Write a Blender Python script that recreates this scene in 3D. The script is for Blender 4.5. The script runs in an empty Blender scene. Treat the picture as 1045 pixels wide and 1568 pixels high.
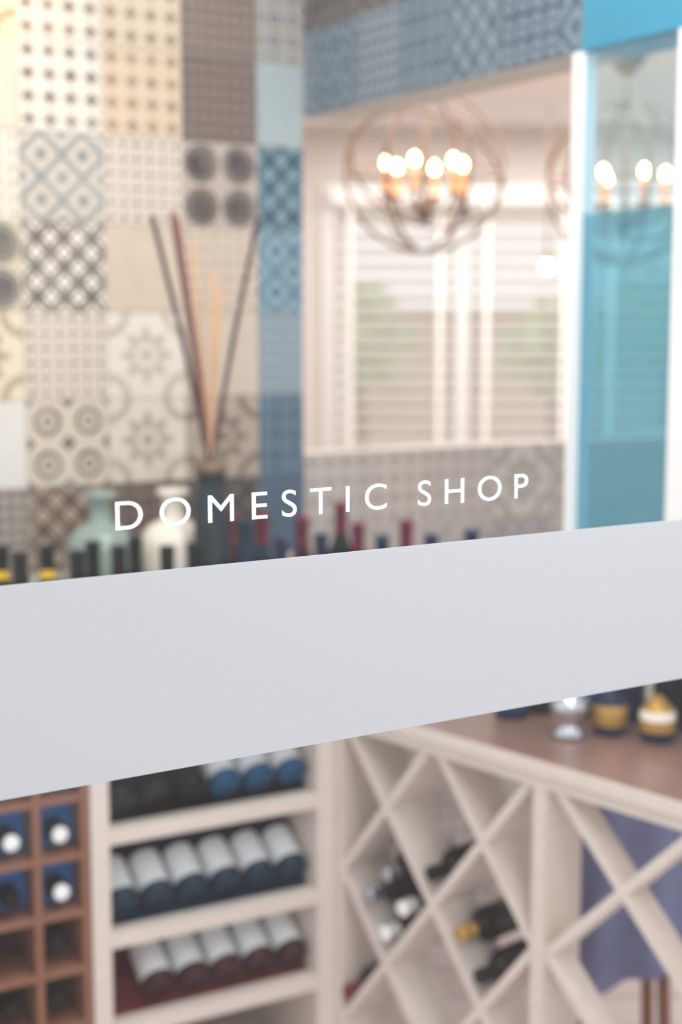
import bpy, bmesh, math, random
from mathutils import Matrix, Vector
random.seed(7)
R=math.radians
scene=bpy.context.scene
scene.view_settings.view_transform='Standard'
scene.view_settings.look='None'
CAM=1.65

# ---------------- materials ----------------
def lin(c):
    return tuple(((x/255)/12.92 if x/255<=0.04045 else ((x/255+0.055)/1.055)**2.4) for x in c)
class NT:
    def __init__(s,name):
        s.m=bpy.data.materials.new(name); s.m.use_nodes=True
        s.t=s.m.node_tree; s.b=s.t.nodes['Principled BSDF']; s.out=s.t.nodes['Material Output']
    def n(s,t,**k):
        x=s.t.nodes.new(t)
        for a,b in k.items(): setattr(x,a,b)
        return x
    def l(s,a,b): s.t.links.new(a,b)
    def put(s,v,inp):
        if isinstance(v,(int,float)): inp.default_value=v
        else: s.l(v,inp)
    def M(s,op,a,b=0.0,c=None):
        x=s.n('ShaderNodeMath',operation=op)
        s.put(a,x.inputs[0]); s.put(b,x.inputs[1])
        if c is not None: s.put(c,x.inputs[2])
        return x.outputs[0]
    def mix(s,f,a,b,mode='MIX'):
        x=s.n('ShaderNodeMix',data_type='RGBA',blend_type=mode)
        s.put(f,x.inputs[0])
        for v,i in ((a,6),(b,7)):
            if isinstance(v,tuple): x.inputs[i].default_value=(*v[:3],1)
            else: s.l(v,x.inputs[i])
        return x.outputs[2]
def mat(name,rgb,rough=.5,metal=0,var=.12,scale=8,wood=False,emit=0,ec=None,spec=.5,trans=0):
    k=NT(name); c=lin(rgb)
    tc=k.n('ShaderNodeTexCoord'); nz=k.n('ShaderNodeTexNoise'); nz.inputs['Scale'].default_value=scale
    if wood:
        mp=k.n('ShaderNodeMapping'); mp.inputs['Scale'].default_value=(1.5,9,9)
        k.l(tc.outputs['Object'],mp.inputs[0]); k.l(mp.outputs[0],nz.inputs['Vector']); nz.inputs['Detail'].default_value=5
    else: k.l(tc.outputs['Object'],nz.inputs['Vector'])
    d=tuple(x*(1-var) for x in c); h=tuple(min(1,x*(1+var)) for x in c)
    k.l(k.mix(nz.outputs[0],d,h),k.b.inputs['Base Color'])
    k.b.inputs['Roughness'].default_value=rough; k.b.inputs['Metallic'].default_value=metal
    k.b.inputs['Specular IOR Level'].default_value=spec
    k.b.inputs['Transmission Weight'].default_value=trans
    if emit:
        k.b.inputs['Emission Color'].default_value=(*lin(ec or rgb),1); k.b.inputs['Emission Strength'].default_value=emit
    return k.m

def tile_mat(kind):
    k=NT('encaustic_tile_%d'%kind)
    uv=k.n('ShaderNodeUVMap'); sp=k.n('ShaderNodeSeparateXYZ'); k.l(uv.outputs[0],sp.inputs[0])
    u,v=sp.outputs[0],sp.outputs[1]
    M=k.M
    def fold(x,n,off=0.0): return M('ABSOLUTE',M('SUBTRACT',M('FRACT',M('MULTIPLY_ADD',x,n,off)),.5))
    def rad(a,b): return M('SQRT',M('ADD',M('MULTIPLY',a,a),M('MULTIPLY',b,b)))
    def lt(a,b): return M('LESS_THAN',a,b)
    def gt(a,b): return M('GREATER_THAN',a,b)
    if kind==0:
        m=M('MAXIMUM',lt(M('ADD',fold(u,6),fold(v,6)),.27),lt(rad(fold(u,6,.5),fold(v,6,.5)),.13))
    elif kind==1:
        s=M('ADD',fold(u,2),fold(v,2)); m=lt(M('FRACT',M('MULTIPLY',s,2.5)),.5)
    elif kind==2:
        r=rad(fold(u,2),fold(v,2)); m=M('MULTIPLY',lt(r,.45),M('SUBTRACT',1.0,M('MULTIPLY',M('MULTIPLY',gt(r,.33),lt(r,.38)),.5)))
    elif kind==3:
        r=rad(fold(u,2),fold(v,2)); m=M('MAXIMUM',M('MULTIPLY',lt(r,.46),lt(M('FRACT',M('ADD',M('MULTIPLY',r,4.4),.02)),.5)),lt(M('ADD',fold(u,2,.5),fold(v,2,.5)),.2))
    elif kind==4:
        a,b=fold(u,3),fold(v,3); d=M('ABSOLUTE',M('SUBTRACT',a,b)); s=M('ADD',a,b)
        m=M('MAXIMUM',M('MULTIPLY',lt(d,.24),gt(d,.06)),M('MAXIMUM',lt(s,.26),gt(s,.78)))
    elif kind==5:
        a=M('SUBTRACT',u,.5); b=M('SUBTRACT',v,.5); r=rad(a,b); th=M('ARCTAN2',b,a)
        c=M('COSINE',M('MULTIPLY',th,8.0)); m1=lt(r,M('MULTIPLY_ADD',c,.07,.27))
        m2=gt(r,.15); r2=rad(fold(u,1,.5),fold(v,1,.5)); m=M('MAXIMUM',M('MULTIPLY',m1,m2),M('MAXIMUM',lt(r,.08),M('MULTIPLY',lt(r2,.3),gt(r2,.2))))
    elif kind==6:
        m=M('MULTIPLY',lt(fold(u,7),.24),lt(fold(v,7),.24))
    elif kind==7:
        nz=k.n('ShaderNodeTexNoise'); nz.inputs['Scale'].default_value=5; k.l(uv.outputs[0],nz.inputs[0]); m=M('MULTIPLY',nz.outputs[0],.5)
    elif kind==8:
        a,b=fold(u,4),fold(v,4); m=M('MAXIMUM',lt(M('MINIMUM',a,b),.07),M('MULTIPLY',gt(M('ADD',a,b),.55),gt(.9,M('ADD',a,b))))
    else:
        a,b=fold(u,4),fold(v,4); m=M('MAXIMUM',lt(M('ADD',a,M('MULTIPLY',b,.6)),.24),lt(M('ADD',M('MULTIPLY',a,.6),b),.24))
    tc=k.n('ShaderNodeTexCoord'); n2=k.n('ShaderNodeTexNoise'); n2.inputs['Scale'].default_value=14; k.l(tc.outputs['Object'],n2.inputs[0])
    m=M('MULTIPLY',m,M('MULTIPLY_ADD',n2.outputs[0],.7,.5))
    A=k.n('ShaderNodeAttribute',attribute_name='base'); Bn=k.n('ShaderNodeAttribute',attribute_name='ink')
    cl=k.n('ShaderNodeClamp'); k.l(m,cl.inputs[0])
    c=k.mix(cl.outputs[0],A.outputs[0],Bn.outputs[0]); k.l(c,k.b.inputs['Base Color'])
    k.b.inputs['Roughness'].default_value=.5
    k.b.inputs['Specular IOR Level'].default_value=.25
    return k.m
TM=[tile_mat(i) for i in range(10)]
m_grout=mat('grout',(205,198,188),.9)
m_white=mat('white_paint',(242,242,242),.5,var=.03)
m_wallw=mat('plaster_wall',(222,213,206),.8,var=.04,scale=3)
m_ceil=mat('ceiling_paint',(232,226,225),.8,var=.03)
m_teal=mat('teal_reflection',(52,140,172),.5,var=.08)
m_lw=mat('limed_wood',(216,205,196),.55,var=.1,wood=True)
m_bw=mat('brown_wood',(138,96,76),.5,var=.2,wood=True,spec=.2)
m_cw=mat('counter_wood',(130,98,88),.3,var=.25,wood=True,spec=.5)
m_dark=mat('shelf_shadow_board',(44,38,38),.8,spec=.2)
m_bluerefl=mat('blue_reflection_board',(44,116,184),.6,spec=.2)
m_redbk=mat('red_back_board',(92,18,22),.6,spec=.2)
m_gblk=mat('bottle_glass_black',(5,7,11),.2,spec=.2)
m_gteal=mat('bottle_glass_teal',(0,42,62),.2,spec=.2)
m_gred=mat('bottle_glass_red',(54,10,16),.2,spec=.2)
m_gblue=mat('bottle_glass_blue',(6,72,112),.2,spec=.25)
m_label=mat('paper_label',(230,236,240),.7,var=.05)
m_foilw=mat('foil_white',(242,242,242),.4)
m_foilg=mat('foil_gold',(190,150,74),.35,.4)
m_foilr=mat('foil_red',(110,22,50),.4,spec=.25)
m_yel=mat('yellow_label',(250,200,10),.5)
m_cer=mat('glazed_ceramic',(246,236,220),.25,var=.05)
m_green=mat('pale_green_glass',(168,188,176),.1,var=.05,trans=.35)
m_metal=mat('bronze_metal',(122,98,80),.45,.3)
m_bulb=mat('lamp_bulb',(255,225,170),.3,emit=44,ec=(255,200,120))
m_candle=mat('candle_sleeve',(230,150,84),.5)
m_reedd=mat('reed_dark',(66,48,48),.8); m_reedp=mat('reed_pale',(206,164,126),.8); m_reedb=mat('reed_brown',(122,72,62),.8)
m_dgl=mat('diffuser_glass',(30,44,50),.15,spec=.3)
m_cloth=mat('blue_cloth',(118,126,164),.85,var=.2,scale=5)
m_slat=mat('blind_slat',(248,245,241),.5,var=.03)
m_leaf=mat('leaf',(166,204,136),.6,var=.35,scale=6)
m_trunk=mat('bark',(110,88,70),.9)
m_silver=mat('silver_metal',(200,204,214),.2,.9)
m_navy=mat('navy_glass',(10,24,64),.2,spec=.3)

def floor_mat():
    k=NT('pale_floor_planks'); tc=k.n('ShaderNodeTexCoord'); br=k.n('ShaderNodeTexBrick')
    k.l(tc.outputs['Object'],br.inputs[0]); br.inputs['Scale'].default_value=1
    br.inputs['Brick Width'].default_value=1.2; br.inputs['Row Height'].default_value=.16; br.inputs['Mortar Size'].default_value=.004
    br.inputs['Color1'].default_value=(*lin((238,224,222)),1); br.inputs['Color2'].default_value=(*lin((226,210,206)),1); br.inputs['Mortar'].default_value=(*lin((150,134,128)),1)
    k.l(br.outputs[0],k.b.inputs['Base Color']); k.b.inputs['Roughness'].default_value=.35
    return k.m
m_floor=floor_mat()
def brick_mat():
    k=NT('brick_facade'); tc=k.n('ShaderNodeTexCoord'); mp=k.n('ShaderNodeMapping'); mp.inputs['Rotation'].default_value=(R(90),0,0)
    br=k.n('ShaderNodeTexBrick'); k.l(tc.outputs['Object'],mp.inputs[0]); k.l(mp.outputs[0],br.inputs[0]); br.inputs['Scale'].default_value=4
    br.inputs['Color1'].default_value=(*lin((212,188,178)),1); br.inputs['Color2'].default_value=(*lin((192,164,154)),1); br.inputs['Mortar'].default_value=(*lin((226,214,206)),1)
    k.l(br.outputs[0],k.b.inputs['Base Color']); k.b.inputs['Roughness'].default_value=.9
    return k.m
m_brick=brick_mat()

def glass_mat(name,tint,refl,haze=0,hc=(1,1,1)):
    m=bpy.data.materials.new(name); m.use_nodes=True; t=m.node_tree; t.nodes.clear()
    o=t.nodes.new('ShaderNodeOutputMaterial'); tr=t.nodes.new('ShaderNodeBsdfTransparent'); tr.inputs[0].default_value=(*tint,1)
    gl=t.nodes.new('ShaderNodeBsdfGlossy'); gl.inputs['Roughness'].default_value=.0; gl.inputs[0].default_value=(1,1,1,1)
    mx=t.nodes.new('ShaderNodeMixShader'); mx.inputs[0].default_value=refl
    t.links.new(tr.outputs[0],mx.inputs[1]); t.links.new(gl.outputs[0],mx.inputs[2]); last=mx
    if haze:
        df=t.nodes.new('ShaderNodeBsdfTranslucent'); df.inputs[0].default_value=(*hc,1)
        d2=t.nodes.new('ShaderNodeBsdfDiffuse'); d2.inputs[0].default_value=(*hc,1)
        m3=t.nodes.new('ShaderNodeMixShader'); t.links.new(df.outputs[0],m3.inputs[1]); t.links.new(d2.outputs[0],m3.inputs[2])
        m2=t.nodes.new('ShaderNodeMixShader'); m2.inputs[0].default_value=haze
        t.links.new(mx.outputs[0],m2.inputs[1]); t.links.new(m3.outputs[0],m2.inputs[2]); last=m2
    t.links.new(last.outputs[0],o.inputs[0]); return m
m_glass=glass_mat('window_glass',(.99,.99,.99),.021)
m_tealglass=glass_mat('teal_reflection_glass',(.54,.84,.92),.04,.32,lin((130,186,204)))  # tint and haze paint in a teal reflection
m_clearpane=glass_mat('pane_glass',(.86,.96,.99),.05,.10,lin((170,220,235)))
def frost():
    k=NT('frosted_vinyl'); t=k.t
    tc=k.n('ShaderNodeTexCoord'); nz=k.n('ShaderNodeTexNoise'); nz.inputs['Scale'].default_value=900; k.l(tc.outputs['Object'],nz.inputs[0])
    col=k.mix(nz.outputs[0],lin((213,215,219)),lin((222,224,228)))
    d=k.n('ShaderNodeBsdfDiffuse'); tr=k.n('ShaderNodeBsdfTranslucent'); k.l(col,d.inputs[0]); k.l(col,tr.inputs[0])
    mx=k.n('ShaderNodeMixShader'); mx.inputs[0].default_value=.4; k.l(d.outputs[0],mx.inputs[1]); k.l(tr.outputs[0],mx.inputs[2])
    k.l(mx.outputs[0],k.out.inputs[0]); return k.m
m_frost=frost()

# ---------------- mesh helpers ----------------
class B:
    def __init__(s): s.bm=bmesh.new(); s.mats=[]
    def mi(s,m):
        if m not in s.mats: s.mats.append(m)
        return s.mats.index(m)
    def face(s,vs,m,smooth=False):
        try: f=s.bm.faces.new(vs)
        except ValueError: return None
        f.material_index=s.mi(m); f.smooth=smooth; return f
    def box(s,x0,x1,y0,y1,z0,z1,m,M=Matrix(),top=None):
        c=[s.bm.verts.new(M@Vector(p)) for p in ((x0,y0,z0),(x1,y0,z0),(x1,y1,z0),(x0,y1,z0),(x0,y0,z1),(x1,y0,z1),(x1,y1,z1),(x0,y1,z1))]
        for q in ((3,2,1,0),(0,1,5,4),(1,2,6,5),(2,3,7,6),(3,0,4,7)): s.face([c[i] for i in q],m)
        s.face([c[i] for i in (4,5,6,7)],top or m)
    def prism(s,pts,z0,z1,m,top=None,M=Matrix()):
        a=[s.bm.verts.new(M@Vector((p[0],p[1],z0))) for p in pts]; b=[s.bm.verts.new(M@Vector((p[0],p[1],z1))) for p in pts]
        n=len(pts)
        for i in range(n): s.face([a[i],a[(i+1)%n],b[(i+1)%n],b[i]],m)
        s.face(b,top or m); s.face(a[::-1],m)
    def board(s,p,q,th,y0,y1,m,M=Matrix()):
        d=Vector((q[0]-p[0],q[1]-p[1])).normalized(); n=Vector((-d.y,d.x))*th/2
        c=[(p[0]+n.x,p[1]+n.y),(p[0]-n.x,p[1]-n.y),(q[0]-n.x,q[1]-n.y),(q[0]+n.x,q[1]+n.y)]
        a=[s.bm.verts.new(M@Vector((x,y0,z))) for x,z in c]; b=[s.bm.verts.new(M@Vector((x,y1,z))) for x,z in c]
        for i in range(4): s.face([a[i],a[(i+1)%4],b[(i+1)%4],b[i]],m)
        s.face(a,m); s.face(b,m)
    def lathe(s,prof,M=Matrix(),seg=24):
        rings=[]
        for r,z,_ in prof:
            if r<1e-5: rings.append([s.bm.verts.new(M@Vector((0,0,z)))])
            else: rings.append([s.bm.verts.new(M@Vector((r*math.cos(2*math.pi*i/seg),r*math.sin(2*math.pi*i/seg),z))) for i in range(seg)])
        for k in range(len(prof)-1):
            a,b=rings[k],rings[k+1]; m=prof[k][2]
            for i in range(seg):
                j=(i+1)%seg
                if len(a)==1 and len(b)==1: continue
                if len(a)==1: s.face([a[0],b[j],b[i]],m,True)
                elif len(b)==1: s.face([a[i],a[j],b[0]],m,True)
                else: s.face([a[i],a[j],b[j],b[i]],m,True)
    def tube(s,pts,r,m,seg=8,closed=False,M=Matrix()):
        pts=[Vector(p) for p in pts]; n=len(pts); rings=[]
        for i,p in enumerate(pts):
            if closed: t=pts[(i+1)%n]-pts[i-1]
            else: t=pts[min(i+1,n-1)]-pts[max(i-1,0)]
            t.normalize(); up=Vector((0,0,1)) if abs(t.z)<.95 else Vector((1,0,0))
            if closed: up=s.cn
            a=t.cross(up).normalized(); b=t.cross(a)
            rr=r[i] if isinstance(r,list) else r
            rings.append([s.bm.verts.new(M@(p+a*rr*math.cos(2*math.pi*k/seg)+b*rr*math.sin(2*math.pi*k/seg))) for k in range(seg)])
        for i in range(n if closed else n-1):
            A,C=rings[i],rings[(i+1)%n]
            for k in range(seg): s.face([A[k],A[(k+1)%seg],C[(k+1)%seg],C[k]],m,True)
        if not closed:
            s.face(rings[0][::-1],m); s.face(rings[-1],m)
    def ring(s,Rr,r,m,M=Matrix(),n=48):
        s.cn=Vector((0,0,1)); s.tube([(Rr*math.cos(2*math.pi*i/n),Rr*math.sin(2*math.pi*i/n),0) for i in range(n)],r,m,8,True,M)
    def obj(s,name,MW=Matrix(),bevel=0):
        bmesh.ops.recalc_face_normals(s.bm,faces=s.bm.faces[:])
        me=bpy.data.meshes.new(name); s.bm.to_mesh(me); s.bm.free()
        for m in s.mats: me.materials.append(m)
        o=bpy.data.objects.new(name,me); o.matrix_world=MW; scene.collection.objects.link(o)
        if bevel:
            b=o.modifiers.new('bevel','BEVEL'); b.width=bevel; b.segments=2; b.limit_method='ANGLE'
        return o
T=Matrix.Translation; RX=lambda a:Matrix.Rotation(R(a),4,'X'); RY=lambda a:Matrix.Rotation(R(a),4,'Y'); RZ=lambda a:Matrix.Rotation(R(a),4,'Z')

C=Vector((-.009,2.85,0))
ML=T(C)@RZ(29)          # left run of the counter
MR=T(C)@RZ(-48)         # right run of the counter
MG=T((0,1.2,0))@RZ(32.05)  # shop window frame

# ---------------- window glass ----------------
b=B(); b.box(-1.5,1.35,0,.008,.06,2.94,m_glass); b.obj('window_1',MG)
b=B()
for x0,x1,z0,z1 in ((-1.56,1.41,0,.06),(-1.56,1.41,2.94,3.0),(-1.56,-1.5,.06,2.94),(1.35,1.41,.06,2.94)): b.box(x0,x1,-.03,.04,z0,z1,m_white)
b.obj('trim_1',MG,.004)
b=B(); b.box(-1.49,1.34,-.0015,-.0003,CAM-.3532,CAM-.1892,m_frost); b.obj('frosted_vinyl_band',MG)
cu=bpy.data.curves.new('shop_lettering','FONT'); cu.body='DOMESTIC SHOP'; cu.size=.0325; cu.align_x='LEFT'; cu.extrude=.0003; cu.offset=0; cu.space_word=.74
to=bpy.data.objects.new('shop_lettering',cu); scene.collection.objects.link(to)
sc=1.2; SX=1.13
for _ in range(14):
    cu.space_character=sc; bpy.context.view_layer.update()
    w=to.dimensions.x*SX; sc*=1+(0.410/w-1)*.9
to.matrix_world=MG@T((-.2095,-.0012,CAM-.1545))@RX(90)@Matrix.Diagonal((SX,1,1,1))
m_vin=mat('white_vinyl',(252,252,253),.5,var=.01)
cu.materials.append(m_vin)

# ---------------- tile walls ----------------
CR=[(232,218,196),(226,210,186),(238,230,218),(214,198,176),(228,216,204)]
INK=[(112,100,94),(140,118,100),(96,92,92),(168,148,124),(126,128,130),(84,76,76)]
def tilewall(name,MW,x0,x1,z0,z1,th,ox,oz,tw,tz,spec,rnd):
    bld=B(); bld.box(x0,x1,.003,th,z0,z1,m_grout)
    bm=bld.bm; uvl=bm.loops.layers.uv.new('UVMap'); cb=bm.loops.layers.float_color.new('base'); ci=bm.loops.layers.float_color.new('ink')
    g=.0012
    for i in range(math.floor((x0-ox)/tw),math.ceil((x1-ox)/tw)):
        for j in range(math.floor((z0-oz)/tz),math.ceil((z1-oz)/tz)):
            a0,a1=ox+i*tw,ox+(i+1)*tw; c0,c1=oz+j*tz,oz+(j+1)*tz
            A0,A1=max(a0+g,x0),min(a1-g,x1); C0,C1=max(c0+g,z0),min(c1-g,z1)
            if A1-A0<.004 or C1-C0<.004: continue
            kind,ba,ik=spec.get((i,j)) or rnd(i,j)
            f=bld.face([bm.verts.new(p) for p in ((A0,0,C0),(A1,0,C0),(A1,0,C1),(A0,0,C1))],TM[kind])
            for lp in f.loops:
                x,_,z=lp.vert.co; lp[uvl].uv=((x-a0)/tw,(z-c0)/tz)
                lp[cb]=(*[q*.88 for q in lin(ba)],1); lp[ci]=(*[q*.74 for q in lin(ik)],1)
    me=bpy.data.meshes.new(name); bm.to_mesh(me); bm.free()
    for m in bld.mats: me.materials.append(m)
    o=bpy.data.objects.new(name,me); o.matrix_world=MW; scene.collection.objects.link(o); return o
spec={  # lower tiles of the last column have a blue reflection painted in
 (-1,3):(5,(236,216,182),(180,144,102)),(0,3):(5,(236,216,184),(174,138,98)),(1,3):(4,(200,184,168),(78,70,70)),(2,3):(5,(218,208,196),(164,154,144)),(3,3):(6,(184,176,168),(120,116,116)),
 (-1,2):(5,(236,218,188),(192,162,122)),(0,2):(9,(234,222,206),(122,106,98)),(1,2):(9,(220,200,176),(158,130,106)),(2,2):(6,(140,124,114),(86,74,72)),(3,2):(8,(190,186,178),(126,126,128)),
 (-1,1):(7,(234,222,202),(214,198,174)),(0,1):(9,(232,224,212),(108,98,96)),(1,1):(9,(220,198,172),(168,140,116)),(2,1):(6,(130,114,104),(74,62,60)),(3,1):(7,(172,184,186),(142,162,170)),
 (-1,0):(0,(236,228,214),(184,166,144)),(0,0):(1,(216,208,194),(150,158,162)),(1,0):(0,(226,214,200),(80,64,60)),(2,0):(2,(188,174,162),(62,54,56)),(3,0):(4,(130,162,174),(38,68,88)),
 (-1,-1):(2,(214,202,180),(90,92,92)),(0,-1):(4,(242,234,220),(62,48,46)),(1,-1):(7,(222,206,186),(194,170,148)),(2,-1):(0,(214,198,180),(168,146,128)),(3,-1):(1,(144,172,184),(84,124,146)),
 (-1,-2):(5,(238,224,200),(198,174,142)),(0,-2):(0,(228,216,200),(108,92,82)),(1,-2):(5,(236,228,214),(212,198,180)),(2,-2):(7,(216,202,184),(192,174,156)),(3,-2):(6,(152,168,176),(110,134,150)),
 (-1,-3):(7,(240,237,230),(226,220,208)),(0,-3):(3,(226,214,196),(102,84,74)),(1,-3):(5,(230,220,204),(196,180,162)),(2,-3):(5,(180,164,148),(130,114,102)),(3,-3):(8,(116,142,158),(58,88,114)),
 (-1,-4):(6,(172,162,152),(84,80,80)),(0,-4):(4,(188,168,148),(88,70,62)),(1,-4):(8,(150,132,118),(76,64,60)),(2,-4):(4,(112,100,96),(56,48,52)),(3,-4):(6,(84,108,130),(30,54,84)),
}
def rnd(i,j): return (random.choice([0,1,3,4,5,6,8,9]),random.choice(CR),random.choice(INK))
MT=T((-.3,3.375,0))@RZ(29)
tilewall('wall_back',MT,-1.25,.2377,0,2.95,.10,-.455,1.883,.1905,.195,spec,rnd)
def rndh(i,j): return (random.choice([0,4,6,8,9,5]),random.choice([(204,194,184),(212,204,194),(196,188,182)]),random.choice([(176,166,158),(182,174,168),(166,162,164)]))  # reflection haze put into the colours, so these tiles read faint
HW=1.345
tilewall('wall_half_height',T((-.092,3.49,0))@RZ(29),.003,1.7,0,HW,.10,0,HW-.78,.19,.195,{},rndh)
MB=T((-.092,3.49,0))@RZ(-56.8)
def rndb(i,j):
    if j==0: return (random.choice([4,8,6,1]),random.choice([(126,146,158),(142,156,166)]),random.choice([(62,86,108),(80,104,124)]))  # lowest row: bluish reflected haze put into the tile colours
    return (random.choice([4,8,1,6,5]),random.choice([(146,138,134),(130,124,122),(156,148,142)]),random.choice([(50,50,58),(72,70,74)]))
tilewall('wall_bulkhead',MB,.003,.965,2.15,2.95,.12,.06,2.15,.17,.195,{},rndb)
b=B(); b.box(.967,1.90,0,.12,2.15,2.95,m_teal); b.obj('trim_2',MB,.004)  # teal beam end added in place of a teal reflection

# glazed screen under the bulkhead, added in place of teal and white reflections
b=B(); zb=1.13
b.box(.960,.978,-.012,.03,zb,2.149,m_white)
b.box(1.220,1.262,-.012,.03,zb,2.149,m_white)
b.box(.978,1.220,-.006,.024,zb,zb+.03,m_white)
b.box(.978,1.220,.005,.011,1.86,2.149,m_clearpane)
b.box(.978,1.220,.005,.011,zb+.03,1.86,m_tealglass)
b.obj('reflection_screen',MB)

# ---------------- shell of back room (a reflected room, modelled behind the glass) ----------------
b=B(); b.prism([(-3,-1),(4,-1),(4,6.35),(-3,6.35)],-.05,0,m_floor); b.obj('floor')
b=B(); b.prism([(-.02,3.60),(1.07,1.97),(3.3,3.2),(3.3,6.3),(-1.35,6.3),(-1.35,3.0)],2.50,2.56,m_ceil); b.obj('ceiling')
WY=6.2; wx0,wx1,wz0,wz1=.0,1.62,1.04,2.16
b=B()
b.box(-1.4,wx0,WY,WY+.12,0,2.5,m_wallw); b.box(wx1,3.3,WY,WY+.12,0,2.5,m_wallw)
b.box(wx0,wx1,WY,WY+.12,0,wz0,m_wallw); b.box(wx0,wx1,WY,WY+.12,wz1,2.5,m_wallw)
b.obj('wall_far')
b=B(); b.box(3.3,3.4,3.2,6.32,0,2.5,m_wallw); b.obj('wall_right')
b=B(); b.box(-1.5,-1.4,3.0,6.32,0,2.5,m_wallw); b.obj('wall_left')
b=B()
for x in (wx0+.025,.53,1.06,wx1-.025): b.box(x-.025,x+.025,WY+.02,WY+.07,wz0,wz1,m_white)
b.box(wx0,wx1,WY+.02,WY+.07,wz0,wz0+.04,m_white); b.box(wx0,wx1,WY+.02,WY+.07,wz1-.04,wz1,m_white)
for (x0,x1,z0,z1) in ((wx0-.08,wx0,wz0-.08,wz1+.1),(wx1,wx1+.08,wz0-.08,wz1+.1),(wx0,wx1,wz1,wz1+.1),(wx0-.1,wx1+.1,wz0-.05,wz0)): b.box(x0,x1,WY-.02,WY-.001,z0,z1,m_white)
b.obj('window_3')
b=B()
x0,x1=wx0-.04,wx1+.05
b.box(x0,x1,WY-.09,WY-.03,wz1+.02,wz1+.08,m_slat)
for panel in ((x0,.50),(.54,1.03),(1.07,x1)):
    zz=wz1
    while zz>wz0-.12:
        b.box(panel[0],panel[1],-.030,.030,-.0015,.0015,m_slat,T((0,WY-.06,zz))@RX(-38))
        zz-=.062
    for xx in (panel[0]+.08,panel[1]-.08): b.box(xx-.012,xx+.012,WY-.096,WY-.092,wz0-.12,wz1+.02,m_slat)
b.obj('venetian_blind')

# ---------------- outdoors ----------------
b=B(); b.box(-3,6,10,10.3,-.05,1.74,m_brick)
b.box(-3.1,6.1,9.9,10.4,1.74,1.82,m_white)
b.obj('garden_wall')
b=B(); b.prism([(-4,6.4),(7,6.4),(7,12),(-4,12)],-.08,-.052,mat('paving',(210,204,196),.9)); b.obj('paving_ground')
def shrub(x,y,s,h):
    b=B(); b.tube([(x,y,-.05),(x+.03,y,h*.5),(x,y,h)],[.05,.04,.02],m_trunk)
    for _ in range(240):
        p=Vector((random.gauss(0,1),random.gauss(0,1),random.gauss(0,1))); p=p.normalized()*s*random.random()**.4
        Mx=T((x+p.x,y+p.y,h+p.z))@RX(random.uniform(0,360))@RZ(random.uniform(0,360))
        l=.07; vs=[b.bm.verts.new(Mx@Vector(q)) for q in ((-l,0,0),(0,-l*.5,.01),(l,0,0),(0,l*.5,.01))]; b.face(vs,m_leaf)
    b.obj('garden_shrub')
shrub(.1,8.3,.32,1.6); shrub(1.25,8.5,.32,1.55); shrub(1.95,8.6,.4,1.7); shrub(-.7,8.8,.5,1.6)

# ---------------- counter ----------------
b=B()
dL=Vector((.8746,.4848)); nL=Vector((-.4848,.8746)); dR=Vector((.669,-.743)); nR=Vector((.743,.669)); c2=Vector((C.x,C.y))
F0=c2-dL*1.0-nL*.012; Cc=c2-nL*.012-nR*.01; R1=c2+dR*1.25-nR*.012; R1b=c2+dR*1.25+nR*.5
pts=[F0,Cc,R1,R1b,Vector((.0245,3.535)),c2-dL*1.0+nL*.592]
b.prism([tuple(p) for p in pts],.866,.895,m_lw,top=m_cw); b.obj('wooden_countertop',Matrix(),.003)

def bottle(b,M,glass,cap,label=None,h=.30,r=.037,seg=20,band=None,l0=.022,l1=.125):
    lb=label or glass
    k=h/.30
    pr=[(0,.004,glass),(r*.8,0,glass),(r,.006,glass),(r,l0*k,lb),(r,l1*k,glass),(r,.18*k,glass),(r*.93,.2*k,glass),(r*.6,.222*k,glass),(.0145,.24*k,cap),(.0145,.285*k,cap),(.0155,.286*k,cap),(.0155,.298*k,cap),(.013,h,cap),(0,h,cap)]
    if band: pr[8]=(.0145,.24*k,band); pr.insert(9,(.0146,.255*k,cap))
    b.lathe(pr,M,seg)

b=B()
D=.50
b.box(-.532,-.494,0,D,0,.864,m_lw); b.box(-.045,-.002,0,D,0,.864,m_lw)
shelves=[.70,.492,.305,.10]
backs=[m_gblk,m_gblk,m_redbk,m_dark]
for s_,bk in zip(shelves,backs):
    b.box(-.494,-.045,.002,D,s_-.03,s_,m_lw)
    b.box(-.494,-.045,D-.012,D,s_,s_+.16,bk)
b.box(-.494,-.045,.002,D,.845,.864,m_lw); b.box(-.494,-.045,.03,D,0,.06,m_lw)
b.obj('wine_display_shelf',ML,.0015)
A_=31
for zi,s_ in enumerate(shelves[:3]):
    b=B()
    for i in range(6):
        x=-.4555+i*.0745
        n_=Vector((0,-math.sin(R(A_)),math.cos(R(A_))))
        p=Vector((x,.055,s_+.002))+n_*.038
        g=[m_gblk,m_gteal,m_gred][zi]; lb=m_label
        if zi==0:
            if i<3: lb=m_gblk
            else: g=m_gblue
        if zi==2 and i==0: continue
        bottle(b,T(p)@RX(-(90-A_)),g,m_gblk,lb,h=.25 if zi else .22,l0=.033,l1=.125,r=.0335)
    y0=.04; L=.25
    a=[(y0,s_+.0005),(y0+L*math.cos(R(A_)),s_+.0005),(y0+L*math.cos(R(A_)),s_+L*math.sin(R(A_))-.004)]
    vs=[[b.bm.verts.new((xx,y,z)) for y,z in a] for xx in (-.49,-.049)]
    for q in range(3): b.face([vs[0][q],vs[0][(q+1)%3],vs[1][(q+1)%3],vs[1][q]],[m_gblk,m_gteal,m_redbk][zi])
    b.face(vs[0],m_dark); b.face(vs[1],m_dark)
    b.obj('wine_bottles',ML)

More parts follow.
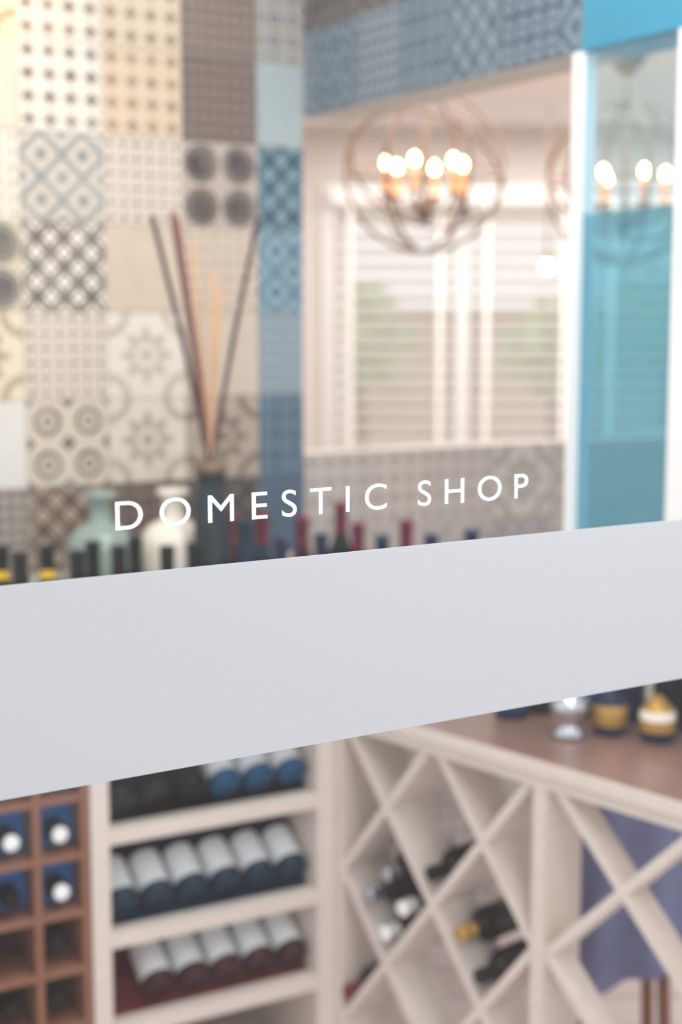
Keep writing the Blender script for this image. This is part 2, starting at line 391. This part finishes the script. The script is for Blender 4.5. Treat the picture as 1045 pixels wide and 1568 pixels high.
b=B(); xs=[-.543-.093*i for i in range(5)]; zs=[.777-.113*i for i in range(7)]
for x in xs: b.box(x-.007,x+.007,0,.32,0,.864,m_bw)
for z in zs+[.857]:
    for i in range(4): b.box(xs[i+1]+.007,xs[i]-.007,.001,.32,z-.007,z+.007,m_bw)
b.box(xs[4],xs[0],.06,.07,.558,.864,m_bluerefl)  # blue board set into the upper cells as a painted reflection
b.box(xs[4],xs[0],.321,.33,0,.864,m_gblk)
b.obj('wine_cubby_rack',ML)
b=B()
for i in range(4):
    for j in range(len(zs)):
        if (i,j) in ((1,3),): continue
        if zs[j]+.1>.864: continue
        z=zs[j]+.045; x=(xs[i]+xs[i+1])/2; up=zs[j]>.55
        bottle(b,T((x,.059 if up else .315,z))@RX(90),m_gblk,m_foilw if random.random()<.6 else m_gblk,None,h=.055 if up else .285,r=.02 if up else .036)
b.obj('wine_bottles',ML)

b=B(); Y0=.0; th=.017
def bay(x0,w,Y1):
    q=w/.535
    def seg(x,z,x2,z2):
        b.board((x0+x*q,z),(x0+x2*q,z2),th,Y0+.004,Y1,m_lw)
        b.board((x0+(.535-x)*q,z),(x0+(.535-x2)*q,z2),th,Y0+.0045,Y1-.001,m_lw)
    seg(.016,.845,.535,.205); seg(.267+.016,.845,.535,.535); seg(0,.535,.401,.04); seg(0,.205,.133,.04)
b.box(-.0,.016,Y0,.14,0,.864,m_lw)
bay(.012,.52,.115)
b.box(.53,.56,Y0-.003,.10,0,.864,m_lw)
bay(.56,.65,.06); b.box(1.21,1.24,Y0-.003,.10,0,.864,m_lw)
b.box(.016,1.21,Y0-.002,.10,.842,.864,m_lw); b.box(.016,1.21,Y0-.002,.10,0,.04,m_lw)
b.obj('lattice_wine_rack',MR)
def cell(x,z,n,caps,gl):
    b=B(); P=[(0,.066),(-.05,.134),(.05,.134),(0,.19)]
    for i in range(n):
        bottle(b,T((x+P[i][0],.19,z+P[i][1]))@RX(90),gl,caps[i%len(caps)],m_gblk,h=.19,r=.034)
    b.obj('wine_bottles',MR)
cell(.142,.37,4,[m_foilw,m_silver],m_gblk)
cell(.272,.535,1,[m_gblk],m_gblk)
cell(.402,.37,2,[m_gblk,m_foilg],m_gblk)
cell(.012+.02,.205,1,[m_foilr],m_gblk)

b=B(); cx,cy=.60,2.93
n=72; rows=16; prev=None
for k in range(rows+1):
    f=k/rows; z=.76-.44*f; ring=[]
    for i in range(n):
        a=2*math.pi*i/n; r=.135+.03*f+.022*f*math.sin(a*9+f)+.01*f*math.sin(a*5)
        ring.append(b.bm.verts.new((cx+r*math.cos(a),cy+r*math.sin(a),z+.02*f*math.sin(a*4))))
    if prev:
        for i in range(n): b.face([prev[i],prev[(i+1)%n],ring[(i+1)%n],ring[i]],m_cloth,True)
    else: top=ring
    prev=ring
ct=b.bm.verts.new((cx,cy,.768))
for i in range(n): b.face([top[i],top[(i+1)%n],ct],m_cloth,True)
for a in (45,135,225,315): b.tube([(cx+.09*math.cos(R(a)),cy+.09*math.sin(R(a)),.72),(cx+.13*math.cos(R(a)),cy+.13*math.sin(R(a)),0)],.014,m_bw)
b.obj('cloth_covered_stool')
p=c2+dR*1.15+nR*.44; b=B()
b.box(p.x-.02,p.x+.02,p.y-.02,p.y+.02,.012,.8655,m_lw); b.box(p.x-.026,p.x+.026,p.y-.026,p.y+.026,0,.012,m_metal); b.obj('counter_leg')

# ---------------- items on the counter ----------------
CT=.8955
def X(px,Y,D=.987): return (px-522)/2177/D*Y
def stand(name,px,Y,glass,cap,label=None,h=.31,r=.036,band=None):
    b=B(); bottle(b,Matrix(),glass,cap,label,h,r,band=band); return b.obj(name,T((X(px,Y),Y,CT)))
for px,Y,g,c,bd in ((2,2.78,m_gblk,m_gblk,m_yel),(72,2.79,m_gblk,m_gblk,m_yel),(30,2.70,m_gblk,m_gblk,None),(118,2.72,m_gblk,m_gblk,None),(142,2.84,m_gblk,m_gblk,None),(182,2.78,m_gblk,m_gblk,None),(207,2.90,m_gblk,m_gblk,None),(256,2.78,m_gblk,m_gblk,None),(297,2.82,m_gblk,m_gblk,None)):
    stand('wine_bottle',px,Y,g,c,m_label,.33,band=bd,r=.034)
for px,Y,g,c,h in ((352,3.10,m_gred,m_foilr,.36),(376,2.96,m_gteal,m_gteal,.36),(402,3.08,m_gteal,m_foilr,.36),(430,2.96,m_gteal,m_navy,.32),(463,3.15,m_gred,m_foilr,.34),(492,3.02,m_gblk,m_navy,.32),(522,3.25,m_gblk,m_foilr,.36),(548,3.12,m_gred,m_foilr,.33),(585,3.0,m_gblk,m_gteal,.32),(622,3.1,m_gteal,m_foilr,.34),(660,2.95,m_gteal,m_navy,.33),(722,2.95,m_gred,m_navy,.34)):
    stand('wine_bottle',px,Y,g,c,m_label,h,r=.034)
def jug(name,px,Y,m):
    b=B(); b.lathe([(0,0,m),(.065,0,m),(.072,.01,m),(.074,.15,m),(.074,.285,m),(.070,.312,m),(.052,.334,m),(.028,.345,m),(.022,.355,m),(.022,.392,m),(.034,.40,m),(.034,.412,m),(.018,.414,m),(.015,.36,m),(0,.35,m)],seg=40); b.obj(name,T((X(px,Y),Y,CT)))
jug('ceramic_bottle_vase',266,3.06,m_cer); jug('glass_bottle_vase',155,3.0,m_green)
b=B(); g=m_dgl; Yd=2.97; xd=X(322,Yd,.997)
b.lathe([(0,0,g),(.034,0,g),(.038,.008,g),(.038,.36,g),(.036,.39,g),(.034,.41,g),(.032,.42,g),(.032,.455,m_metal),(.035,.456,m_metal),(.035,.48,m_metal),(.022,.481,g),(.022,.40,g),(0,.39,g)],seg=32)
for (tx,tz,dy,m,r) in ((-.112,.985,-.02,m_reedd,.006),(-.076,.995,.03,m_reedb,.007),(-.064,.985,.0,m_reedb,.005),(-.035,.93,.02,m_reedp,.005),(.012,.87,-.01,m_reedp,.005),(.022,.84,.03,m_reedp,.005),(.104,.985,.0,m_reedd,.0055)):
    b.tube([(-tx*.08,0,.40),(tx*.06,dy*.1,.50),(tx*.5,dy*.5,(.50+tz)/2),(tx,dy,tz)],r*.95,m,8)
b.obj('reed_diffuser',T((xd,Yd,CT)))
def place(name,x,y,fn,s=1):
    b=B(); fn(b); b.obj(name,T((x,y,CT))@Matrix.Diagonal((s,s,s,1)))
def goldjar(b):
    b.lathe([(0,0,m_navy),(.045,0,m_navy),(.05,.01,m_navy),(.05,.03,m_foilg),(.054,.04,m_foilg),(.054,.085,m_foilg),(.05,.095,m_navy),(.046,.115,m_navy),(.03,.125,m_navy),(.03,.14,m_navy),(0,.142,m_navy)],seg=32)
place('gold_label_jar',.505,2.60,goldjar,.62)
def cljar(b):
    b.lathe([(0,0,m_navy),(.038,0,m_navy),(.045,.01,m_navy),(.048,.03,m_foilg),(.048,.06,m_cer),(.045,.085,m_foilg),(.03,.1,m_foilg),(.012,.12,m_foilg),(0,.125,m_foilg)],seg=32)
place('ceramic_jar',.585,2.555,cljar,.7)
place('silver_tealight_holder',.425,2.58,lambda b:b.lathe([(0,0,m_silver),(.03,0,m_silver),(.034,.01,m_silver),(.02,.02,m_silver),(.02,.03,m_silver),(.036,.05,m_silver),(.036,.075,m_silver),(.030,.076,m_silver),(.028,.055,m_navy),(0,.05,m_navy)],seg=32))
for x,y,g,lb,h in ((.335,2.72,m_navy,m_gblue,.27),(.395,2.76,m_gblk,m_navy,.29),(.56,2.70,m_gblk,m_navy,.28),(.68,2.56,m_gblk,m_navy,.29),(.63,2.64,m_navy,m_gblk,.28),(.48,2.74,m_gblk,m_gblue,.28)):
    b=B(); bottle(b,Matrix(),g,m_gblk,lb,h,.034); b.obj('wine_bottle',T((x,y,CT)))

# ---------------- chandeliers ----------------
def chandelier(x,y,z,rot):
    b=B(); Rr=.25; m=m_metal
    for a in (0,60,120): b.ring(Rr,.006,m,RZ(a+rot)@RX(90))
    b.ring(Rr*1.0,.006,m,RX(12)); b.ring(Rr*.985,.006,m,RX(-38)@RY(18))
    b.ring(.05,.006,m,T((0,0,-.10)))
    b.tube([(0,0,-.15),(0,0,.25)],.008,m); b.lathe([(0,-.17,m),(.02,-.15,m),(.028,-.12,m),(.012,-.09,m),(0,-.085,m)],seg=16)
    for i in range(6):
        a=R(60*i+rot+12); c,s_=math.cos(a),math.sin(a)
        b.tube([(0,0,-.12),(.05*c,.05*s_,-.14),(.10*c,.10*s_,-.12),(.125*c,.125*s_,-.08)],.005,m)
        Mx=T((.125*c,.125*s_,-.08))
        b.lathe([(0,0,m),(.022,.004,m),(.024,.012,m),(.011,.014,m_candle),(.011,.085,m_candle),(.0,.086,m_candle)],Mx,14)
        b.lathe([(0,.086,m_bulb),(.009,.09,m_bulb),(.013,.102,m_bulb),(.010,.114,m_bulb),(0,.124,m_bulb)],Mx,14)
    top=2.495-z
    b.tube([(0,0,.25),(0,0,top-.03)],.005,m); b.lathe([(0,top-.06,m),(.02,top-.055,m),(.05,top-.02,m),(.06,top,m),(0,top,m)],seg=20)
    b.obj('orb_chandelier',T((x,y,z)))
chandelier(.265,4.6,2.145,0); chandelier(.90,4.6,2.11,35)  # reflected chandeliers modelled behind the glass; the second is a repeat reflection
b=B(); b.lathe([(0,-.03,m_bulb),(.015,-.026,m_bulb),(.02,-.01,m_bulb),(.015,.008,m_bulb),(.012,.01,m_metal),(.012,.05,m_metal),(0,.05,m_metal)],seg=16)
b.tube([(0,0,.05),(0,0,2.495-1.90)],.003,m_metal); b.obj('reflection_glint_globe',T((.80,5.6,1.90)))  # glowing globe added to stand in for a small light reflection

# ---------------- lights ----------------
def area(name,loc,rot,size,e,col,sy=None):
    l=bpy.data.lights.new(name,'AREA'); l.energy=e; l.color=col; l.size=size
    if sy: l.shape='RECTANGLE'; l.size_y=sy
    o=bpy.data.objects.new(name,l); o.location=loc; o.rotation_euler=[R(a) for a in rot]; scene.collection.objects.link(o); return o
area('room_fill_light',(1.0,4.9,2.46),(0,0,0),2.4,60,(1,.98,.96),1.8)  # unseen fill light added to brighten the back room
area('counter_fill_light',(.3,2.1,3.1),(12,0,20),1.0,26,(1,.97,.93),.8)  # added fill above the counters
o=area('band_fill_light',(.66,.82,2.5),(0,0,0),.35,10,(1,1,1),.35)  # unseen fill on the street side, added to brighten the band's right end
o.rotation_euler=(Vector((.42,1.46,1.4))-Vector((.66,.82,2.5))).to_track_quat('-Z','Y').to_euler()
l=bpy.data.lights.new('warm_downlight','SPOT'); l.energy=16; l.color=(1,.68,.36); l.spot_size=R(80); l.spot_blend=.8; l.shadow_soft_size=.04
o=bpy.data.objects.new('warm_downlight',l); o.location=(-.72,2.78,2.75); o.rotation_euler=(R(38),0,R(29)); scene.collection.objects.link(o)

w=bpy.data.worlds.new('World'); scene.world=w; w.use_nodes=True
bg=w.node_tree.nodes['Background']; bg.inputs[0].default_value=(.965,.982,1,1); bg.inputs[1].default_value=1.12

# ---------------- camera ----------------
cd=bpy.data.cameras.new('Camera'); cam=bpy.data.objects.new('Camera',cd); scene.collection.objects.link(cam)
cd.sensor_fit='HORIZONTAL'; cd.sensor_width=24; cd.lens=50
cam.location=(0,0,CAM); cam.rotation_euler=(R(90-7.33),0,0)
cd.dof.use_dof=True; cd.dof.focus_distance=1.208; cd.dof.aperture_fstop=3.3
cd.clip_start=.01
scene.camera=cam
